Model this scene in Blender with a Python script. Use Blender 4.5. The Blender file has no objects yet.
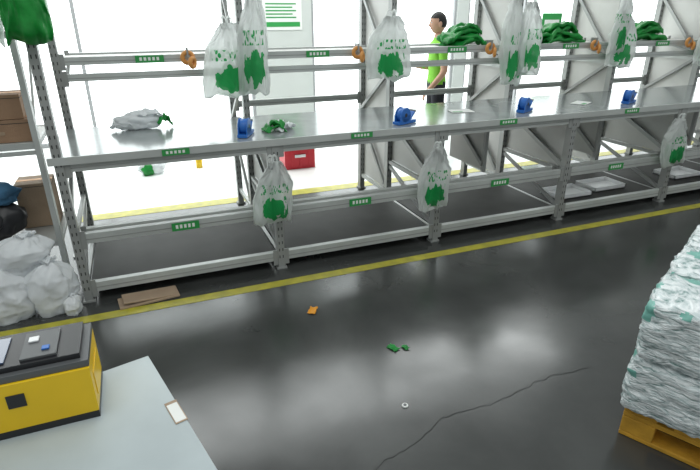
import bpy, bmesh, math, random
from mathutils import Vector, Matrix, noise
random.seed(4)
S=bpy.context.scene
try: S.view_settings.view_transform='Standard'
except: pass

# ---------------- materials ----------------
def mat(name,col,rough=.5,metal=0.,var=0.,vs=8.,bump=0.,bs=40.,col2=None,emit=0.,alpha=1.,transl=0.):
    m=bpy.data.materials.new(name); m.use_nodes=True
    nt=m.node_tree; b=nt.nodes['Principled BSDF']
    b.inputs['Roughness'].default_value=rough; b.inputs['Metallic'].default_value=metal
    b.inputs['Base Color'].default_value=(*col,1)
    if emit:
        b.inputs['Emission Color'].default_value=(*col,1); b.inputs['Emission Strength'].default_value=emit
    tc=nt.nodes.new('ShaderNodeTexCoord')
    n=nt.nodes.new('ShaderNodeTexNoise'); n.inputs['Scale'].default_value=vs; n.inputs['Detail'].default_value=5
    nt.links.new(tc.outputs['Object'],n.inputs['Vector'])
    r=nt.nodes.new('ShaderNodeValToRGB')
    c2=col2 if col2 else tuple(c*(1-max(var,.04)) for c in col)
    r.color_ramp.elements[0].position=.35; r.color_ramp.elements[1].position=.65
    r.color_ramp.elements[0].color=(*c2,1); r.color_ramp.elements[1].color=(*col,1)
    nt.links.new(n.outputs['Fac'],r.inputs['Fac']); nt.links.new(r.outputs['Color'],b.inputs['Base Color'])
    if bump:
        n2=nt.nodes.new('ShaderNodeTexNoise'); n2.inputs['Scale'].default_value=bs; n2.inputs['Detail'].default_value=4; n2.inputs['Distortion'].default_value=.8
        nt.links.new(tc.outputs['Object'],n2.inputs['Vector'])
        bp=nt.nodes.new('ShaderNodeBump'); bp.inputs['Strength'].default_value=bump; bp.inputs['Distance'].default_value=.01
        nt.links.new(n2.outputs['Fac'],bp.inputs['Height']); nt.links.new(bp.outputs['Normal'],b.inputs['Normal'])
    if transl:
        tr=nt.nodes.new('ShaderNodeBsdfTranslucent'); nt.links.new(r.outputs['Color'],tr.inputs['Color'])
        ms=nt.nodes.new('ShaderNodeMixShader'); ms.inputs[0].default_value=transl
        out=nt.nodes['Material Output']; nt.links.new(b.outputs[0],ms.inputs[1]); nt.links.new(tr.outputs[0],ms.inputs[2]); nt.links.new(ms.outputs[0],out.inputs['Surface'])
    return m
M={}
M['steel']=mat('grey_painted_steel',(.35,.36,.352),.42,.2,.2,3)
M['steel_lt']=mat('light_painted_steel',(.50,.52,.508),.4,.1,.15,4)
M['sheet']=mat('sheet_panel',(.56,.56,.54),.5,.1,.2,2)
M['top']=mat('worktop_laminate',(.33,.36,.36),.14,.2,.2,5)
M['slot']=mat('slot_dark',(.04,.04,.04),.7)
M['shelfdark']=mat('shelf_board_dark',(.045,.045,.043),.7,0,.3,4)
M['white']=mat('white_plastic',(.8,.81,.82),.35,0,.06)
M['paper']=mat('paper_white',(.78,.79,.77),.6)
M['green']=mat('green_plastic',(.02,.42,.07),.32,0,.4,9,.35,14,transl=.3)
M['sign']=mat('sign_green',(.03,.30,.07),.4)
M['teal']=mat('teal_film',(.20,.50,.43),.3,0,.3,14)
M['blue']=mat('blue_plastic',(.02,.14,.5),.35)
M['black']=mat('black_plastic',(.015,.015,.018),.35)
M['grey']=mat('grey_plastic',(.09,.095,.10),.4)
M['screen']=mat('screen_glass',(.06,.09,.16),.1)
M['yellow']=mat('yellow_plastic',(.84,.54,.005),.35,0,.08)
M['orange']=mat('orange_tape',(.66,.29,.07),.5)
M['red']=mat('red_plastic',(.55,.015,.03),.4)
M['card']=mat('cardboard',(.34,.21,.13),.8,0,.2,6,.2,60)
M['tan']=mat('pale_cardboard',(.40,.29,.20),.8,0,.2,6,.2,60)
M['wood']=mat('painted_yellow_wood',(.68,.36,.035),.65,0,.35,9,.4,50)
M['scrap']=mat('orange_paper',(.80,.33,.02),.6)
M['ltable']=mat('grey_table_laminate',(.45,.51,.53),.38,0,.15,4)
M['jean']=mat('blue_fabric',(.05,.15,.27),.9,0,.3,10,.4,80)
M['skin']=mat('skin',(.55,.32,.22),.5)
M['hair']=mat('hair',(.01,.009,.008),.6)
M['shirt']=mat('lime_shirt',(.22,.58,.05),.8,0,.15,8,.3,30)
M['trouser']=mat('dark_trousers',(.02,.022,.03),.85,0,.2,8)
M['wall']=mat('wall_paint',(.55,.58,.56),.8,0,.05,2)
M['frame']=mat('window_frame',(.35,.36,.37),.5)
M['crack']=mat('crack_dark',(.012,.012,.012),.9)
M['wbag']=mat('white_bag_film',(.94,.96,.98),.25,0,.03,8,.4,11,transl=.35)
M['line']=mat('floor_line_yellow',(.50,.45,.035),.4,0,.0,14,col2=(.36,.33,.04))

def floor_mat():
    m=bpy.data.materials.new('floor_epoxy'); m.use_nodes=True; nt=m.node_tree; b=nt.nodes['Principled BSDF']; L=nt.links.new
    g=nt.nodes.new('ShaderNodeNewGeometry'); sp=nt.nodes.new('ShaderNodeSeparateXYZ'); L(g.outputs['Position'],sp.inputs[0])
    n=nt.nodes.new('ShaderNodeTexNoise'); n.inputs['Scale'].default_value=1.2; n.inputs['Detail'].default_value=9; n.inputs['Roughness'].default_value=.62; n.inputs['Distortion'].default_value=.4
    L(g.outputs['Position'],n.inputs['Vector'])
    r=nt.nodes.new('ShaderNodeValToRGB'); r.color_ramp.elements[0].position=.25; r.color_ramp.elements[1].position=.8
    r.color_ramp.elements[0].color=(.024,.0255,.0245,1); r.color_ramp.elements[1].color=(.064,.067,.065,1)
    L(n.outputs['Fac'],r.inputs['Fac'])
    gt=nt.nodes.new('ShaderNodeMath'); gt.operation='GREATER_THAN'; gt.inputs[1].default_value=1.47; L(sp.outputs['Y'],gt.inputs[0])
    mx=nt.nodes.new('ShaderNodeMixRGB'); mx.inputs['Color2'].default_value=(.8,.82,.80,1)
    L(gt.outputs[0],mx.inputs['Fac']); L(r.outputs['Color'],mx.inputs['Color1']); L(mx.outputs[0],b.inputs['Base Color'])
    n2=nt.nodes.new('ShaderNodeTexNoise'); n2.inputs['Scale'].default_value=2.2; n2.inputs['Detail'].default_value=5
    L(g.outputs['Position'],n2.inputs['Vector'])
    mr=nt.nodes.new('ShaderNodeMapRange'); mr.inputs['From Min'].default_value=.3; mr.inputs['From Max'].default_value=.7; mr.inputs['To Min'].default_value=.13; mr.inputs['To Max'].default_value=.27
    L(n2.outputs['Fac'],mr.inputs['Value']); L(mr.outputs[0],b.inputs['Roughness'])
    b.inputs['IOR'].default_value=1.6
    bp=nt.nodes.new('ShaderNodeBump'); bp.inputs['Strength'].default_value=.05; bp.inputs['Distance'].default_value=.02
    L(n2.outputs['Fac'],bp.inputs['Height']); L(bp.outputs[0],b.inputs['Normal'])
    return m
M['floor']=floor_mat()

def bag_mat(name,base=(.86,.88,.87),grn=(.02,.38,.10)):
    m=bpy.data.materials.new(name); m.use_nodes=True; nt=m.node_tree; b=nt.nodes['Principled BSDF']
    L=nt.links.new
    tc=nt.nodes.new('ShaderNodeTexCoord'); sp=nt.nodes.new('ShaderNodeSeparateXYZ'); L(tc.outputs['Generated'],sp.inputs[0])
    def ma(op,a,bb=None):
        q=nt.nodes.new('ShaderNodeMath'); q.operation=op
        for i,v in enumerate((a,bb)):
            if v is None: continue
            if isinstance(v,(int,float)): q.inputs[i].default_value=v
            else: L(v,q.inputs[i])
        return q.outputs[0]
    n=nt.nodes.new('ShaderNodeTexNoise'); n.inputs['Scale'].default_value=6; L(tc.outputs['Generated'],n.inputs['Vector'])
    dx=ma('DIVIDE',ma('SUBTRACT',sp.outputs['X'],.52),.30); dz=ma('DIVIDE',ma('SUBTRACT',sp.outputs['Z'],.26),.17)
    rr=ma('ADD',ma('MULTIPLY',dx,dx),ma('MULTIPLY',dz,dz))
    rr=ma('ADD',rr,ma('MULTIPLY',ma('SUBTRACT',n.outputs['Fac'],.5),3.0))
    blob=ma('LESS_THAN',rr,.85)
    br=nt.nodes.new('ShaderNodeTexVoronoi'); br.inputs['Scale'].default_value=13; L(tc.outputs['Generated'],br.inputs['Vector'])
    let=ma('LESS_THAN',br.outputs['Distance'],.42)
    band=ma('MULTIPLY',ma('GREATER_THAN',sp.outputs['Z'],.47),ma('LESS_THAN',sp.outputs['Z'],.60))
    band=ma('MULTIPLY',band,ma('LESS_THAN',ma('ABSOLUTE',dx),1.1))
    f=ma('MAXIMUM',blob,ma('MULTIPLY',let,band))
    mx=nt.nodes.new('ShaderNodeMixRGB'); mx.inputs['Color1'].default_value=(*base,1); mx.inputs['Color2'].default_value=(*grn,1)
    L(f,mx.inputs['Fac']); L(mx.outputs[0],b.inputs['Base Color']); b.inputs['Roughness'].default_value=.28
    mp=nt.nodes.new('ShaderNodeMapping'); mp.inputs['Scale'].default_value=(1.6,1.6,.55); L(tc.outputs['Object'],mp.inputs[0])
    n3=nt.nodes.new('ShaderNodeTexNoise'); n3.inputs['Scale'].default_value=14; n3.inputs['Detail'].default_value=5; n3.inputs['Distortion'].default_value=1.2
    L(mp.outputs[0],n3.inputs['Vector'])
    bp=nt.nodes.new('ShaderNodeBump'); bp.inputs['Strength'].default_value=.9; bp.inputs['Distance'].default_value=.02; L(n3.outputs['Fac'],bp.inputs['Height']); L(bp.outputs[0],b.inputs['Normal'])
    tr=nt.nodes.new('ShaderNodeBsdfTranslucent'); L(mx.outputs[0],tr.inputs['Color'])
    ms=nt.nodes.new('ShaderNodeMixShader'); ms.inputs[0].default_value=.5
    tp=nt.nodes.new('ShaderNodeBsdfTransparent'); ms2=nt.nodes.new('ShaderNodeMixShader')
    L(ma('SUBTRACT',.22,ma('MULTIPLY',f,.18)),ms2.inputs[0])
    out=nt.nodes['Material Output']; L(b.outputs[0],ms.inputs[1]); L(tr.outputs[0],ms.inputs[2]); L(ms.outputs[0],ms2.inputs[1]); L(tp.outputs[0],ms2.inputs[2]); L(ms2.outputs[0],out.inputs['Surface'])
    return m
M['bag']=bag_mat('printed_bag_film')

def bundle_mat():
    m=bpy.data.materials.new('wrapped_bundle_film'); m.use_nodes=True; nt=m.node_tree; b=nt.nodes['Principled BSDF']; L=nt.links.new
    tc=nt.nodes.new('ShaderNodeTexCoord')
    mp=nt.nodes.new('ShaderNodeMapping'); mp.inputs['Scale'].default_value=(7,7,30); L(tc.outputs['Object'],mp.inputs[0])
    n=nt.nodes.new('ShaderNodeTexNoise'); n.inputs['Scale'].default_value=1.6; n.inputs['Detail'].default_value=7; n.inputs['Distortion'].default_value=2.4; L(mp.outputs[0],n.inputs['Vector'])
    r=nt.nodes.new('ShaderNodeValToRGB'); e=r.color_ramp.elements
    e[0].position=.30; e[0].color=(.16,.28,.26,1); e[1].position=.60; e[1].color=(.84,.88,.89,1)
    q=e.new(.42); q.color=(.52,.60,.61,1)
    L(n.outputs['Fac'],r.inputs[0]); L(r.outputs[0],b.inputs['Base Color']); b.inputs['Roughness'].default_value=.18
    bp=nt.nodes.new('ShaderNodeBump'); bp.inputs['Strength'].default_value=.9; bp.inputs['Distance'].default_value=.015; L(n.outputs['Fac'],bp.inputs['Height']); L(bp.outputs[0],b.inputs['Normal'])
    return m
M['bundle']=bundle_mat()

# ---------------- mesh builder ----------------
class B:
    def __init__(s): s.bm=bmesh.new(); s.mats=[]
    def mi(s,k):
        if k not in s.mats: s.mats.append(k)
        return s.mats.index(k)
    def box(s,c,d,k,R=None):
        r=bmesh.ops.create_cube(s.bm,size=1)['verts']
        Mx=Matrix.Translation(Vector(c))@((R.to_4x4()) if R else Matrix.Identity(4))@Matrix.Diagonal((*d,1))
        bmesh.ops.transform(s.bm,matrix=Mx,verts=r)
        i=s.mi(k)
        for f in {f for v in r for f in v.link_faces}: f.material_index=i
    def bb(s,x0,y0,z0,x1,y1,z1,k): s.box(((x0+x1)/2,(y0+y1)/2,(z0+z1)/2),(x1-x0,y1-y0,z1-z0),k)
    def bar(s,a,b,w,h,k):
        a=Vector(a);b=Vector(b);d=b-a
        q=d.to_track_quat('X','Z').to_matrix()
        s.box((a+b)/2,(d.length,w,h),k,q)
    def cyl(s,a,b,r1,r2,k,n=20):
        a=Vector(a);b=Vector(b);d=b-a
        r=bmesh.ops.create_cone(s.bm,segments=n,radius1=r1,radius2=r2,depth=d.length,cap_ends=True)['verts']
        bmesh.ops.transform(s.bm,matrix=Matrix.Translation((a+b)/2)@d.to_track_quat('Z','Y').to_matrix().to_4x4(),verts=r)
        i=s.mi(k)
        for f in {f for v in r for f in v.link_faces}: f.material_index=i; f.smooth=len(f.verts)==4
    def blob(s,c,r,k,amp=.25,sc=2.5,seed=0,sub=4,flat=None,ridge=.4):
        v=bmesh.ops.create_icosphere(s.bm,subdivisions=sub,radius=1)['verts']
        i=s.mi(k)
        for p in v:
            o=p.co.copy(); nn=noise.noise(o*sc+Vector((seed*7.3,seed,3)))+.4*noise.noise(o*sc*2.3+Vector((seed,5,seed)))
            rid=1-abs(noise.noise(o*sc*1.5+Vector((9,seed*3,1))))*2.2
            o=o*(1+amp*nn+amp*ridge*(rid-.5))
            p.co=Vector(c)+Vector((o.x*r[0],o.y*r[1],o.z*r[2]))
            if flat is not None and p.co.z<flat: p.co.z=flat
        for f in {f for p in v for f in p.link_faces}: f.material_index=i; f.smooth=True
    def sheet(s,c,w,d,k,seed,rot=0,tilt=(0,0),amp=.02,n=14,th=.006,droop=0.):
        i=s.mi(k); Rm=Matrix.Rotation(rot,3,'Z')@Matrix.Rotation(tilt[0],3,'X')@Matrix.Rotation(tilt[1],3,'Y'); g=[[],[]]
        for L_ in (0,1):
            for a in range(n+1):
                row=[]
                for b in range(n+1):
                    u=a/n-.5; v=b/n-.5
                    x=u*w*(1+.2*noise.noise(Vector((v*3,seed,1)))); y=v*d*(1+.2*noise.noise(Vector((u*3,seed,7))))
                    z=amp*(noise.noise(Vector((u*3.5+seed,v*3.5,seed)))*1.3+noise.noise(Vector((u*8+seed,v*5,seed)))*.6)-droop*(abs(u)*2)**3+L_*th
                    row.append(s.bm.verts.new(Rm@Vector((x,y,z))+Vector(c)))
                g[L_].append(row)
        fs=[]
        for a in range(n):
            for b in range(n):
                fs.append(s.bm.faces.new((g[1][a][b],g[1][a+1][b],g[1][a+1][b+1],g[1][a][b+1])))
                fs.append(s.bm.faces.new((g[0][a][b],g[0][a][b+1],g[0][a+1][b+1],g[0][a+1][b])))
        for a in range(n):
            fs.append(s.bm.faces.new((g[0][a][0],g[0][a+1][0],g[1][a+1][0],g[1][a][0]))); fs.append(s.bm.faces.new((g[0][a+1][n],g[0][a][n],g[1][a][n],g[1][a+1][n])))
            fs.append(s.bm.faces.new((g[0][0][a+1],g[0][0][a],g[1][0][a],g[1][0][a+1]))); fs.append(s.bm.faces.new((g[0][n][a],g[0][n][a+1],g[1][n][a+1],g[1][n][a])))
        for f in fs: f.material_index=i; f.smooth=True
    def torus(s,c,R,r,k,rot=None,n=28,m=10,sx=1,sz=1):
        i=s.mi(k); vs=[]
        for a in range(n):
            A=2*math.pi*a/n; row=[]
            for b in range(m):
                Bq=2*math.pi*b/m
                p=Vector(((R+r*math.cos(Bq))*math.cos(A)*sx,r*math.sin(Bq),(R+r*math.cos(Bq))*math.sin(A)*sz))
                if rot: p=rot@p
                row.append(s.bm.verts.new(p+Vector(c)))
            vs.append(row)
        for a in range(n):
            for b in range(m):
                f=s.bm.faces.new((vs[a][b],vs[(a+1)%n][b],vs[(a+1)%n][(b+1)%m],vs[a][(b+1)%m])); f.material_index=i; f.smooth=True
    def done(s,name,bevel=0.,loc=(0,0,0),rz=0.,floorz=None):
        if floorz is not None:
            for v in s.bm.verts:
                if v.co.z<floorz: v.co.z=floorz
        me=bpy.data.meshes.new(name); bmesh.ops.recalc_face_normals(s.bm,faces=s.bm.faces[:]); s.bm.to_mesh(me); s.bm.free()
        for k in s.mats: me.materials.append(M[k])
        o=bpy.data.objects.new(name,me); S.collection.objects.link(o); o.location=loc; o.rotation_euler[2]=rz
        if bevel:
            md=o.modifiers.new('bevel','BEVEL'); md.width=bevel; md.segments=2; md.limit_method='ANGLE'
        return o

# ---------------- room ----------------
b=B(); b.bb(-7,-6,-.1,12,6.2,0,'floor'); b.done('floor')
b=B(); b.bb(-7,-.265,.0005,12,-.19,.002,'line'); b.done('trim_1')
b=B(); b.bb(-7,1.40,.0005,12,1.54,.002,'line'); b.done('trim_2')
WY=4.3
wins=[(-6.5,-2.4),(-2.2,2.0),(2.85,5.2),(5.4,7.6),(7.8,11.5)]
b=B()
xs=[-7]+[v for w in wins for v in w]+[12]
for i in range(0,len(xs),2): b.bb(xs[i],WY,0,xs[i+1],WY+.2,4,'wall')
b.bb(-7,WY,3.2,12,WY+.2,4,'wall'); b.done('wall_back')
M['glass']=mat('daylit_frosted_glass',(.93,.98,.98),.4,emit=1.9)
for i,(a,c) in enumerate(wins):
    b=B(); b.bb(a,WY+.08,0.02,c,WY+.12,3.2,'glass')
    for q in (a+.02,(a+c)/2,c-.02): b.bb(q-.02,WY+.03,.0,q+.02,WY+.16,3.2,'frame')
    b.bb(a,WY+.03,0,c,WY+.16,.05,'frame')
    b.done('window_%d'%(i+1))

# ---------------- racks ----------------
D=.8; TZ=.88; MZ=.43; UZ=1.325
N=6; W=1.18
def post(b,x,y,h,slots=True,w=.045,k='steel'):
    b.bb(x-w/2,y-.03,0,x+w/2,y+.03,h,k)
    b.bb(x-w/2-.012,y-.035,0,x+w/2+.012,y+.035,.012,k)
    if slots:
        z=.08
        while z<h-.04:
            for dx in (-.011,.011): b.bb(x+dx-.003,y-.0312,z,x+dx+.003,y-.0298,z+.02,'slot')
            z+=.05
def beam(b,x0,x1,y,z,h=.05,k='steel_lt'):
    b.bb(x0,y-.02,z-h,x1,y+.02,z,k)
    b.bb(x0,y-.0215,z-h*.62,x1,y-.0195,z-h*.5,'steel')
    for x in (x0,x1):
        s=1 if x==x0 else -1
        b.bb(min(x,x+s*.03),y-.025,z-h-.03,max(x,x+s*.03),y-.018,z+.02,'steel')
b=B()
for i in range(N+1):
    x=i*W
    post(b,x,0,2.15 if i==0 else TZ-.03)
    post(b,x,D,2.15)
    for z in (.1,MZ,TZ-.05): b.bb(x-.012,.03,z-.03,x+.012,D-.03,z,'steel')
    b.bar((x-.012,.03,MZ+.03),(x-.012,D-.03,TZ-.1),.02,.035,'steel')
    b.bar((x,.03,.12),(x,D-.03,MZ-.05),.02,.03,'steel')
    if i>=1: b.bb(x+.014,.03,MZ,x+.02,D-.03,TZ-.05,'sheet')
for i in range(N):
    x0=i*W+.0225; x1=(i+1)*W-.0225
    beam(b,x0,x1,0,TZ-.035,.05); beam(b,x0,x1,D,TZ-.025,.05)
    beam(b,x0,x1,0,MZ,.06)
    beam(b,x0,x1,.1,MZ-.005,.035)
    beam(b,x0,x1,0,.12,.06); beam(b,x0,x1,D,.12,.05)
    b.bb(x0,.02,.085,x1,D-.02,.10,'shelfdark')
    beam(b,x0,x1,D,UZ,.05); beam(b,x0,x1,D+.38,UZ,.05); b.bb(x0,D+.02,UZ-.02,x1,D+.36,UZ-.012,'sheet')
    beam(b,x0,x1,D,UZ-.105,.045)
    for q in (x0+.02,x1-.02): b.bar((q,D+.02,UZ-.14),(q,D+.36,UZ-.05),.02,.02,'steel')
b.bb(-.05,-.035,TZ-.025,N*W+.05,D-.03,TZ,'top')
b.bb(-.05,-.04,TZ-.04,N*W+.05,-.03,TZ+.002,'steel_lt')
for i in range(1,N+1):
    x=i*W
    post(b,x,1.38,2.15)
    for z in (.15,.75,1.15,1.75): b.bb(x-.012,D+.05,z-.03,x+.012,1.35,z,'steel_lt')
    b.bar((x-.012,D+.05,.2),(x-.012,1.35,.7),.02,.03,'steel'); b.bar((x-.012,D+.05,1.12),(x-.012,1.35,.78),.02,.03,'steel'); b.bar((x-.012,D+.05,1.2),(x-.012,1.35,1.72),.02,.03,'steel')
    if i>=2: b.bb(x+.014,D+.05,.15,x+.02,1.35,2.1,'sheet')
for i in range(1,N):
    beam(b,i*W+.0225,(i+1)*W-.0225,1.38,.9,.05)
for i in range(2,N):
    x=(i+.5)*W
    b.bb(x,.25,MZ-.02,x+.006,D-.03,TZ-.06,'sheet')
    b.bar((x-.012,.27,MZ+.03),(x-.012,D-.05,TZ-.1),.02,.03,'steel'); b.bb(x-.014,.25,MZ-.03,x+.014,.28,TZ-.05,'steel')
b.done('packing_station_rack',.002)

def sign(x,y,z,w=.17,h=.045):
    b=B(); b.bb(-w/2,-.0015,-h/2,w/2,.0015,h/2,'sign')
    xx=-w*.36
    for q in range(5):
        b.bb(xx,-.0025,-h*.22,xx+w*.09,-.0015,h*.25,'paper'); xx+=w*.15
    b.done('shelf_label',loc=(x,y,z))
for x in (.6,1.75,2.9,4.07,5.3): sign(x,-.0265,MZ-.03,.16,.05)
for x in (.6,1.75,2.9,4.1): sign(x,-.0435,TZ-.02,.15,.035)
for x in (.56,1.74,2.95,4.15,5.3): sign(x,D-.0265,UZ-.024,.18,.045)

# ---------------- hanging bags ----------------
def hang(x,y,ztop,zbot,w,seed,key='bag',depth=.07,name='plastic_carrier_bag',rz=0):
    H=ztop-zbot; b=B(); bm=b.bm; mi=b.mi(key); n=64; m=40; rows=[]
    for j in range(m+1):
        t=j/m
        if t<.34: ww=.28+.62*(t/.34)**.9
        else: ww=.90+.10*math.sin((t-.34)/.66*math.pi*.8)
        dp=depth*(.5+.7*math.sin(min(1,t*1.1)*math.pi*.75))*(1-.8*max(0,(t-.85)/.15)**2)
        row=[]
        for i in range(n):
            a=2*math.pi*i/n; ca=math.cos(a); sa=math.sin(a)
            cx=math.copysign(abs(ca)**.7,ca)
            fold=noise.noise(Vector((cx*4.5/(.35+t)+seed,sa*1.2,t*1.6+seed*2.1)))*.7+noise.noise(Vector((cx*11+seed,sa*3,t*4)))*.4
            X=cx*w/2*ww*(1+.12*noise.noise(Vector((seed,t*4,ca*2))))+.02*math.sin(t*3+seed)
            Y=sa*dp*.5+fold*.05*(1.1-.4*t)
            Z=H*(1-t)+(.05*noise.noise(Vector((cx*2.2,seed*3.7,1)))*t*t)
            row.append(bm.verts.new((X,Y,Z-H)))
        rows.append(row)
    for j in range(m):
        for i in range(n):
            f=bm.faces.new((rows[j][i],rows[j][(i+1)%n],rows[j+1][(i+1)%n],rows[j+1][i])); f.material_index=mi; f.smooth=True
    for r in (rows[0],rows[-1]):
        f=bm.faces.new(r); f.material_index=mi
    for sx in (-1,1):
        b.torus((sx*w*.05,0,.0),.04,.008,key,rot=Matrix.Rotation(sx*.35,3,'Z'),sx=.5,sz=1.0,n=20,m=6)
    return b.done(name,loc=(x,y,ztop),rz=rz)
YB=D-.11
hang(1.07,YB,1.52,1.05,.38,1); hang(1.24,YB-.03,1.72,1.06,.22,2,depth=.09)
hang(2.30,YB,1.56,1.11,.37,3)
hang(3.44,YB,1.68,1.02,.22,4,depth=.1); hang(3.57,YB-.04,1.66,1.10,.24,5,depth=.09)
hang(4.65,YB,1.56,1.12,.33,6); hang(4.58,YB-.03,1.75,1.24,.17,14)
hang(5.85,YB,1.55,1.1,.34,7)
hang(1.14,-.1,.76,.37,.245,8,depth=.07); hang(2.29,-.1,.74,.31,.24,9,depth=.07); hang(4.62,-.1,.77,.38,.26,10,depth=.07)
for x in (.80,2.04,3.24,4.38,5.6):
    b=B(); b.torus((0,0,0),.034,.015,'orange',m=8); b.torus((.025,-.03,-.03),.028,.014,'orange',m=8,rot=Matrix.Rotation(.9,3,'Z')); b.bb(-.006,-.02,-.0,.006,.05,.065,'steel'); b.done('hanging_tape_roll',loc=(x,D-.075,UZ-.02))
# folded green bags: one big draped stack, flatter wide folds
for x,w,s in ((3.12,.40,1),(4.15,.50,2),(5.22,.50,3)):
    b=B()
    for q in range(4):
        b.sheet((.03*math.sin(q*2+s),0,.035+q*.036),w*(1-.13*q),.24-.02*q,'green',s*5+q,rot=.18*math.sin(q*3.1+s),tilt=(.1*math.sin(q+s),-.10-.12*math.cos(q*2.3+s)),amp=.03,droop=.05,th=.026,n=18)
    b.done('folded_green_bags',loc=(x,D+.19,UZ-.010),floorz=0.0)
def disp(x,y,rz):
    b=B()
    b.bb(-.09,-.03,0,.09,.03,.02,'blue')
    for sy in (-.026,.026):
        b.bb(-.075,sy-.004,.015,.03,sy+.004,.06,'blue'); b.cyl((-.02,sy-.004,.06),(-.02,sy+.004,.06),.05,.05,'blue',24)
    b.cyl((-.02,-.021,.06),(-.02,.021,.06),.045,.045,'blue',24); b.cyl((-.02,-.031,.06),(-.02,.031,.06),.014,.014,'black',16)
    b.bar((.03,0,.02),(.085,0,.075),.05,.01,'blue'); b.bb(.078,-.026,.07,.092,.026,.084,'steel')
    b.done('tape_dispenser',.002,loc=(x,y,TZ+.002),rz=rz)
disp(1.04,.14,1.1); disp(2.13,.10,.4); disp(3.20,.16,.5); disp(4.28,.16,.4)
b=B(); b.sheet((0,0,.02),.14,.12,'green',3,amp=.03,droop=.01); b.sheet((.06,.02,.025),.15,.12,'wbag',4,rot=.6,amp=.03,droop=.01); b.sheet((.03,.0,.045),.10,.09,'green',9,rot=1.2,amp=.03); b.done('crumpled_bag',loc=(1.23,.2,TZ+.002),floorz=0)
b=B(); b.blob((-.03,0,.05),(.14,.08,.055),'wbag',.3,1.6,11,4,flat=0); b.sheet((.03,0,.10),.18,.13,'wbag',12,amp=.03,droop=.03); b.sheet((.12,0,.06),.10,.09,'green',13,rot=.5,amp=.04,droop=.03); b.sheet((-.12,.0,.04),.14,.11,'wbag',14,rot=-.4,amp=.03,droop=.01); b.done('folded_bag_pile',loc=(.46,.6,TZ+.002),floorz=0)
b=B(); b.blob((0,0,.07),(.13,.1,.09),'wbag',.4,2,21,4,flat=0); b.blob((-.04,-.07,.05),(.06,.05,.07),'green',.4,2,22,3,flat=0); b.done('crumpled_bag',loc=(.49,2.67,0))
b=B(); b.cyl((0,0,0),(0,0,.13),.035,.035,'yellow'); b.cyl((0,0,.13),(0,0,.16),.03,.012,'yellow'); b.cyl((0,0,.16),(0,0,.185),.014,.014,'black'); b.done('yellow_bottle',loc=(.98,2.7,0))
for x,y,r in ((2.75,.35,-.2),(3.9,.3,.5)):
    b=B(); b.bb(-.09,-.06,0,.09,.06,.003,'paper'); b.bb(-.08,-.05,.003,.0,-.02,.0035,'sign'); b.done('paper_sheet',loc=(x,y,TZ+.002),rz=r)
for x,y in ((3.85,.25),(4.3,.3),(5.3,.3)):
    b=B(); b.bb(-.18,-.12,0,.18,.12,.008,'white')
    for sy in (-.12,.115): b.bb(-.18,sy,0,.18,sy+.006,.04,'white')
    for sx in (-.18,.174): b.bb(sx,-.12,0,sx+.006,.12,.04,'white')
    b.done('plastic_tray',loc=(x,y,.101))
b=B(); b.bb(-.17,-.12,0,.17,.12,.22,'red'); b.bb(-.185,-.135,.22,.185,.135,.25,'red')
for q in (-.1,0,.1): b.bb(q-.01,-.126,.02,q+.01,-.12,.2,'red')
b.bb(-.06,-.14,.13,.06,-.12,.16,'white'); b.done('red_storage_box',.006,loc=(2.0,2.35,0))
b=B(); b.bb(-.28,-.01,-.3,.28,.0,.3,'paper'); b.bb(-.25,-.013,.08,.25,-.01,.26,'sign'); b.bb(-.25,-.013,-.26,.25,-.01,-.2,'sign')
for q in range(5): b.bb(-.22,-.013,-.15+q*.042,.2-.05*(q%2),-.01,-.135+q*.042,'sign')
b.done('wall_poster',loc=(2.43,WY,1.65))
b=B(); b.bb(-.2,-.01,-.25,.2,0,.25,'sign'); b.bb(-.15,-.013,.05,.15,-.01,.15,'paper'); b.done('green_wall_sign',loc=(7.05,WY+.02,1.3))

# ---------------- left rack with boxes ----------------
b=B(); X0,X1=-1.25,-.11; YA,YC=.2,.7
for x in (X0,X1):
    for y in (YA,YC): post(b,x,y,2.1,False,.03,'steel_lt')
for z in (.34,.93,1.5):
    b.bb(X0,YA-.02,z-.035,X1,YA+.01,z,'steel_lt'); b.bb(X0,YC-.01,z-.035,X1,YC+.02,z,'steel_lt'); b.bb(X0,YA,z-.012,X1,YC,z-.004,'sheet')
    for x in (X0,X1): b.bb(x-.01,YA,z-.03,x+.01,YC,z,'steel_lt')
b.bb(X0,YA-.02,.86,X1,YA+.01,.88,'steel_lt')
b.bar((X1,YA,.95),(X1,YC,1.45),.012,.02,'steel_lt')
b.done('light_shelving_rack',.002)
def carton(x,y,z,w,d,h,rz=0,k='card'):
    b=B(); b.bb(-w/2,-d/2,0,w/2,d/2,h,k); b.bb(-w/2-.001,-.02,h,w/2+.001,.02,h+.001,'orange')
    b.bb(-w/2-.0015,-d/2-.0015,h-.02,w/2+.0015,d/2+.0015,h-.017,'slot'); b.bb(-.05,-d/2-.002,h*.35,.0,-d/2,h*.5,'tan')
    return b.done('cardboard_box',.004,loc=(x,y,z),rz=rz)
carton(-.255,.33,.93,.25,.22,.12); carton(-.27,.33,1.053,.23,.20,.13,.05); carton(-.7,.4,.93,.3,.28,.2); carton(-.235,.56,.34,.2,.2,.28,0,'tan')
hang(.0,-.1,1.80,1.46,.20,31,key='green',depth=.12,name='green_carrier_bag'); hang(-.16,-.04,1.8,1.44,.15,33,key='bag',depth=.08)
b=B(); b.blob((0,0,.13),(.16,.13,.13),'black',.2,1.6,4,4,flat=0); b.blob((-.01,0,.28),(.16,.12,.08),'jean',.25,1.8,5,4); b.torus((0,-.12,.16),.06,.01,'black'); b.done('person_standin_bag',loc=(-.44,.32,.34))  # bag and jacket put in place of a partly hidden crouching person
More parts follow.
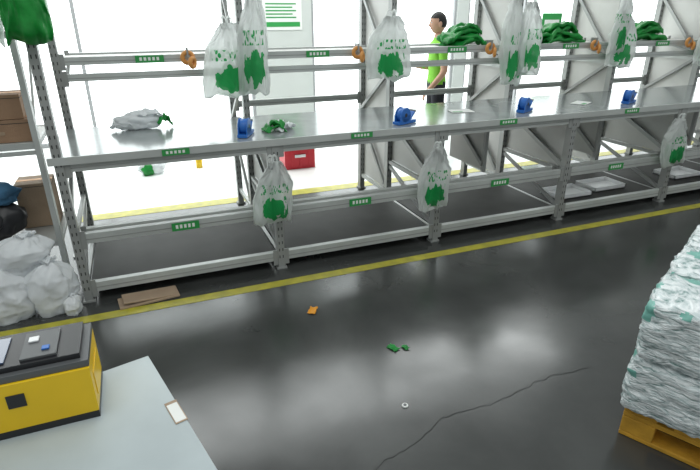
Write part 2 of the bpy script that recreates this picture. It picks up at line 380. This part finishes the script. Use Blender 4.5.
def sack(b,c,r,seed,lean):
    bm=b.bm; i=b.mi('wbag'); n=64; m=44; rows=[]
    for j in range(m+1):
        t=j/m
        pr=(.72+.28*math.sin(t*math.pi*1.1)) if t<.62 else (.9*(1-(t-.62)/.38)**.8+.10)
        if t>.9: pr=.10+.22*((t-.9)/.1)
        row=[]
        for q in range(n):
            a=2*math.pi*q/n; dv=Vector((math.cos(a),math.sin(a),t*1.8))
            nn=noise.noise(dv*1.5+Vector((seed*3,0,seed)))*.35+(.5-abs(noise.noise(dv*2.8+Vector((seed,4,seed)))))*.22+(.3-abs(noise.noise(dv*6+Vector((seed,4,seed)))))*.10
            pl=.10*math.cos(a*9+seed)*max(0,t-.4)
            rr=pr*(1+nn+pl)
            z=r[2]*t*(1+.1*noise.noise(dv*2)) 
            row.append(bm.verts.new((c[0]+math.cos(a)*r[0]*rr+lean[0]*t*t,c[1]+math.sin(a)*r[1]*rr+lean[1]*t*t,c[2]+z)))
        rows.append(row)
    for j in range(m):
        for q in range(n):
            f=bm.faces.new((rows[j][q],rows[j][(q+1)%n],rows[j+1][(q+1)%n],rows[j+1][q])); f.material_index=i; f.smooth=True
    for rw in (rows[0],rows[-1]): bm.faces.new(rw).material_index=i
b=B()
sack(b,(-.18,-.05,0),(.125,.09,.34),1,(.03,-.02)); sack(b,(-.40,-.03,0),(.15,.12,.36),2,(-.05,.0)); sack(b,(-.65,-.03,0),(.15,.12,.36),3,(.05,.0))
sack(b,(-.32,.02,.22),(.15,.10,.26),5,(.08,-.03)); sack(b,(-.56,.02,.22),(.15,.10,.24),6,(.08,-.03)); sack(b,(-.08,-.12,0),(.05,.045,.12),8,(.01,-.0))
b.done('white_sack_pile')
b=B(); b.bb(-.17,-.065,0,.17,.065,.012,'tan'); b.box((.01,.005,.02),(.31,.12,.008),'tan',Matrix.Rotation(.06,3,'Y')); b.done('flattened_cardboard',.002,loc=(.33,-.115,.002),rz=.12)

# ---------------- foreground table ----------------
b=B()
b.bb(-1.3,-.75,-.03,0,0,0,'ltable'); b.bb(-1.3,-.75,-.033,0.003,.003,-.03,'steel')
for x in (-1.25,-.06):
    for y in (-.7,-.06): b.bb(x-.02,y-.02,-.75,x+.02,y+.02,-.03,'steel')
b.bb(-1.25,-.07,-.09,-.06,-.05,-.03,'steel'); b.bb(-.07,-.7,-.09,-.05,-.06,-.03,'steel')
b.done('work_table',.003,loc=(.36,-1.83,.75),rz=math.radians(14))
b=B(); w,d,h=.32,.165,.165
b.bb(-w,0,.0,0,d,.018,'black'); b.bb(-w,0,.018,0,d,.135,'yellow'); b.bb(-w,0.006,.135,0,d,.152,'grey'); b.bb(-w+.01,.02,.15,-.015,d-.01,h,'black')
b.bb(-w+.05,.035,h,-.16,d-.03,h+.004,'screen'); b.bb(-.13,.03,h,-.06,d-.03,h+.006,'grey'); b.bb(-.12,.09,h+.006,-.1,.11,h+.01,'white'); b.bb(-.09,.05,h+.006,-.075,.065,h+.01,'blue')
b.bb(-.165,-.002,.075,-.13,.0,.108,'black')
b.bb(-.0,.03,.04,.002,d-.03,.1,'yellow')
b.done('label_printer',.008,loc=(.25,-2.03,.75))
b=B(); b.bb(-.014,-.04,0,.014,.04,.0012,'tan'); b.bb(-.012,-.036,.0012,.012,.03,.0016,'paper'); b.done('paper_label',loc=(.41,-2.08,.7505),rz=.25)

# ---------------- pallet & bundles ----------------
rz=math.radians(27)
b=B(); L,Wd=1.1,1.0
for i in range(6): b.bb(0,-Wd+i*(Wd-.12)/5,.118,L,-Wd+i*(Wd-.12)/5+.12,.14,'wood')
for i in range(3):
    x=i*(L-.1)/2; b.bb(x,-Wd,.095,x+.1,0,.118,'wood')
    for j in range(3):
        y=-Wd+j*(Wd-.12)/2; b.bb(x,y,.02,x+.1,y+.12,.095,'wood')
    b.bb(x,-Wd,0,x+.1,0,.02,'wood')
b.done('wooden_pallet',.004,loc=(2.07,-1.99,.001),rz=rz)
R=Matrix.Rotation(rz,3,'Z')
def bundle(lx,ly,z,w,d,h,seed):
    b=B(); bm=b.bm; mi=b.mi('bundle'); ti=b.mi('teal')
    bmesh.ops.create_cube(bm,size=1); bmesh.ops.subdivide_edges(bm,edges=bm.edges[:],cuts=23,use_grid_fill=True)
    for v in bm.verts:
        p=v.co*2; q=(abs(p.x)**8+abs(p.y)**8+abs(p.z)**8)**(1/8.); p=p/q
        nn=noise.noise(Vector((p.x*2+seed,p.y*2,p.z*9)))*.05+noise.noise(p*3+Vector((seed,1,2)))*.06+noise.noise(p*9+Vector((seed,1,2)))*.04
        p=p*(1+nn); v.co=Vector((p.x*w/2,p.y*d/2,max(-h/2,p.z*h/2)))
    for f in bm.faces:
        f.smooth=True; f.material_index=mi
        c=f.calc_center_median()
        if noise.noise(c*9+Vector((seed,0,0)))>.34 and c.z>h*.15: f.material_index=ti
    off=R@Vector((lx,ly,0))
    b.done('wrapped_bag_bundle',loc=(2.07+off.x,-1.99+off.y,z+h/2),rz=rz+.04*math.sin(seed*3))
k=0
for lay in range(2):
    for i in range(3):
        for j in range(3):
            k+=1; bundle(.13+i*.345,-.14-j*.325,.143+lay*.25,.34,.32,.246,k*1.7)

# ---------------- floor debris & cracks ----------------
def scrap(name,x,y,k,s,seed):
    b=B(); b.sheet((0,0,.005),s*2,s*1.2,k,seed,amp=.008,n=8,th=.002); b.done(name,loc=(x,y,.0005),rz=seed,floorz=0)
scrap('orange_scrap',1.2,-.62,'scrap',.037,1); scrap('green_scrap',1.47,-1.12,'green',.03,2); scrap('green_scrap',1.53,-1.14,'green',.02,5)
b=B(); b.cyl((0,0,0),(0,0,.006),.015,.013,'paper'); b.cyl((0,0,.006),(0,0,.008),.007,.007,'grey'); b.done('bottle_cap',loc=(1.33,-1.52,.0005))
def crack(pts,w,seed):
    b=B(); i=b.mi('crack'); P=[]
    for a_,c_ in zip(pts,pts[1:]):
        a_=Vector(a_);c_=Vector(c_); n=int((c_-a_).length/.02)+1
        for q in range(n): P.append(a_.lerp(c_,q/n))
    vs=[]
    for q,p in enumerate(P):
        o=noise.noise(Vector((q*.35,seed,0)))*.02; ww=w*(.5+abs(noise.noise(Vector((q*.6,seed,5)))))
        vs.append((b.bm.verts.new((p[0],p[1]+o-ww,.0008)),b.bm.verts.new((p[0],p[1]+o+ww,.0008))))
    for u,v in zip(vs,vs[1:]): b.bm.faces.new((u[0],v[0],v[1],u[1]))
    b.done('floor_crack')
crack([(1.0,-1.80),(1.1,-1.77),(1.295,-1.72),(1.45,-1.64),(1.68,-1.655),(2.05,-1.60),(2.3,-1.62)],.0022,1)

# ---------------- person ----------------
def person(loc,rz,sc):
    V=[];E=[];Rr=[]
    def add(p,r,par=None):
        V.append(Vector(p));Rr.append(r)
        if par is not None: E.append((par,len(V)-1))
        return len(V)-1
    pel=add((0,0,.90),(.155,.105)); 
    wa=add((0,.0,1.03),(.14,.10),pel); ch=add((0,.0,1.20),(.165,.11),wa); up=add((0,-.005,1.33),(.15,.095),ch); ne=add((0,.0,1.41),(.055,.055),up); nt=add((0,.012,1.47),(.05,.052),ne)
    for s in (-1,1):
        hip=add((s*.085,0,.84),(.09,.095),pel); kn=add((s*.10,.02*s,.47),(.06,.062),hip); an=add((s*.10,-.01+.03*s,.09),(.045,.05),kn); ft=add((s*.11,.07+.03*s,.045),(.042,.035),an); add((s*.115,.15+.03*s,.035),(.038,.026),ft)
        sh=add((s*.175,0,1.32),(.058,.06),up)
        if s==1: el=add((.24,.02,1.06),(.042,.042),sh); wr=add((.19,.24,1.10),(.028,.026),el)
        else: el=add((-.235,-.02,1.06),(.042,.042),sh); wr=add((-.22,.13,.88),(.028,.026),el)
        d=(V[wr]-V[el]).normalized(); palm=add(V[wr]+d*.075,(.036,.018),wr)
    me=bpy.data.meshes.new('bodyraw'); me.from_pydata([tuple(v) for v in V],E,[]); o=bpy.data.objects.new('tmp',me); S.collection.objects.link(o)
    md=o.modifiers.new('s','SKIN'); sv=me.skin_vertices[0].data
    for i,r in enumerate(Rr): sv[i].radius=r; sv[i].use_root=(i==0)
    md.use_smooth_shade=True
    o.modifiers.new('ss','SUBSURF').levels=2
    bpy.context.view_layer.update()
    ev=o.evaluated_get(bpy.context.evaluated_depsgraph_get()); m2=bpy.data.meshes.new_from_object(ev); bpy.data.objects.remove(o)
    m2.name='body'
    for k in ('shirt','trouser','skin','black'): m2.materials.append(M[k])
    zmin=min(v.co.z for v in m2.vertices)
    for f in m2.polygons:
        c=f.center; f.use_smooth=True
        arm=abs(c.x)>.19 and c.z<1.17 or (c.y>.13 and c.z>.8)
        if c.z<.09: f.material_index=3
        elif arm and c.z>.75: f.material_index=2
        elif c.z>1.415: f.material_index=2
        elif c.z<.93: f.material_index=1
        else: f.material_index=0
    root=bpy.data.objects.new('worker_person',None); S.collection.objects.link(root); root.location=(loc[0],loc[1],-zmin*sc); root.rotation_euler[2]=rz; root.scale=(sc,sc,sc)
    bo=bpy.data.objects.new('body',m2); S.collection.objects.link(bo); bo.parent=root
    b=B(); bm=b.bm; sk=b.mi('skin'); hr=b.mi('hair')
    v=bmesh.ops.create_icosphere(bm,subdivisions=5,radius=1)['verts']
    for p in v:
        c=p.co.copy(); x,y,z=c.x*.075,c.y*.095,c.z*.115
        if z<0: x*=1-.35*(-c.z)**1.5; y*=1-.12*(-c.z)
        if c.y>.5:
            y-= .006*math.exp(-((abs(c.x)-.35)**2)/.03-((c.z-.05)**2)/.02)
            y+= .022*math.exp(-(c.x**2)/.012-((c.z+.2)**2)/.02)+.006*math.exp(-(c.x**2)/.05-((c.z+.5)**2)/.008)+.008*math.exp(-(c.x**2)/.06-((c.z+.85)**2)/.02)
        hairy=(c.z>.42) or (c.y<.15 and c.z>-.35 and not(abs(c.x)>.8 and c.y>-.1 and c.z<.1))
        if hairy: x*=1.07;y*=1.06;z*=1.05
        p.co=(x,y,z)
    for f in bm.faces:
        c=f.calc_center_median(); f.smooth=True
        zz=c.z/.115; yy=c.y/.095; xx=c.x/.075
        f.material_index=hr if (zz>.44 or (yy<.15 and zz>-.35 and not(abs(xx)>.8 and yy>-.1 and zz<.1))) else sk
    for s in (-1,1):
        b.blob((s*.028,.083,.006),(.013,.007,.007),'paper',0,1,1,2); b.blob((s*.028,.089,.006),(.006,.004,.006),'black',0,1,1,2)
        b.box((s*.028,.09,.026),(.03,.006,.005),'hair'); b.blob((s*.078,-.005,-.01),(.010,.02,.032),'skin',.1,2,1,2)
    b.box((0,.086,-.062),(.042,.008,.006),'red')
    h=b.done('head',loc=(0,.02,1.56)); h.parent=root
    for s,nm in ((1,'hand_right'),(-1,'hand_left')):
        el=Vector((.24,.02,1.06)) if s==1 else Vector((-.235,-.02,1.06)); w_=Vector((.19,.24,1.10)) if s==1 else Vector((-.22,.13,.88))
        d=(w_-el).normalized(); side=Vector((1,0,0)); side=(side-d*side.dot(d)).normalized(); dn=d.cross(side)
        if dn.z>0: dn=-dn
        base=w_+d*.085
        b=B()
        for q,(o_,ln) in enumerate(((-.027,.06),(-.009,.075),(.009,.07),(.027,.055))):
            p=base+side*o_; dd=d.copy()
            for seg in range(3):
                l=ln*(.45,.32,.23)[seg]; dd=(dd+dn*.35*(seg+.3)).normalized(); e=p+dd*l; b.cyl(p,e,.009-.001*seg,.008-.001*seg,'skin',8); b.blob(tuple(e),(.008-.001*seg,)*3,'skin',0,1,1,2); p=e
        p=w_+d*.03-side*s*.028; dd=(d*.7-side*s*.7+dn*.3).normalized()
        for seg in range(2):
            e=p+dd*.032; b.cyl(p,e,.011-.001*seg,.009,'skin',8); b.blob(tuple(e),(.009,)*3,'skin',0,1,1,2); p=e; dd=(dd+d*.4).normalized()
        o=b.done(nm); o.parent=root
person((3.54,2.05,0),math.radians(75),.945)

# ---------------- lights ----------------
def area(name,loc,rot,sx,sy,e,col=(1,1,1)):
    l=bpy.data.lights.new(name,'AREA'); l.shape='RECTANGLE'; l.size=sx; l.size_y=sy; l.energy=e; l.color=col
    o=bpy.data.objects.new(name,l); S.collection.objects.link(o); o.location=loc; o.rotation_euler=rot
area('hall_floor_fill',(2,2.9,3.6),(0,0,0),9,1.6,230,(.96,1,.99))  # unseen area light, added to brighten the floor behind the racks like daylight
area('overhead_fill',(1.5,-2.4,4.2),(0,0,0),7,2.5,90,(.97,1,.985))  # added fill light above the front area, no visible fitting
w=bpy.data.worlds.new('World'); S.world=w; w.use_nodes=True
w.node_tree.nodes['Background'].inputs[0].default_value=(.90,.97,.96,1); w.node_tree.nodes['Background'].inputs[1].default_value=.52

# ---------------- camera ----------------
cam=bpy.data.cameras.new('camera'); co=bpy.data.objects.new('camera',cam); S.collection.objects.link(co)
cam.sensor_width=36; cam.lens=26.75; p=math.radians(23.4)
f=Vector((.375*math.cos(p),.927*math.cos(p),-math.sin(p)))
co.location=(.43,-3.1,1.6)
co.rotation_mode='QUATERNION'; co.rotation_quaternion=f.to_track_quat('-Z','Y')
S.camera=co
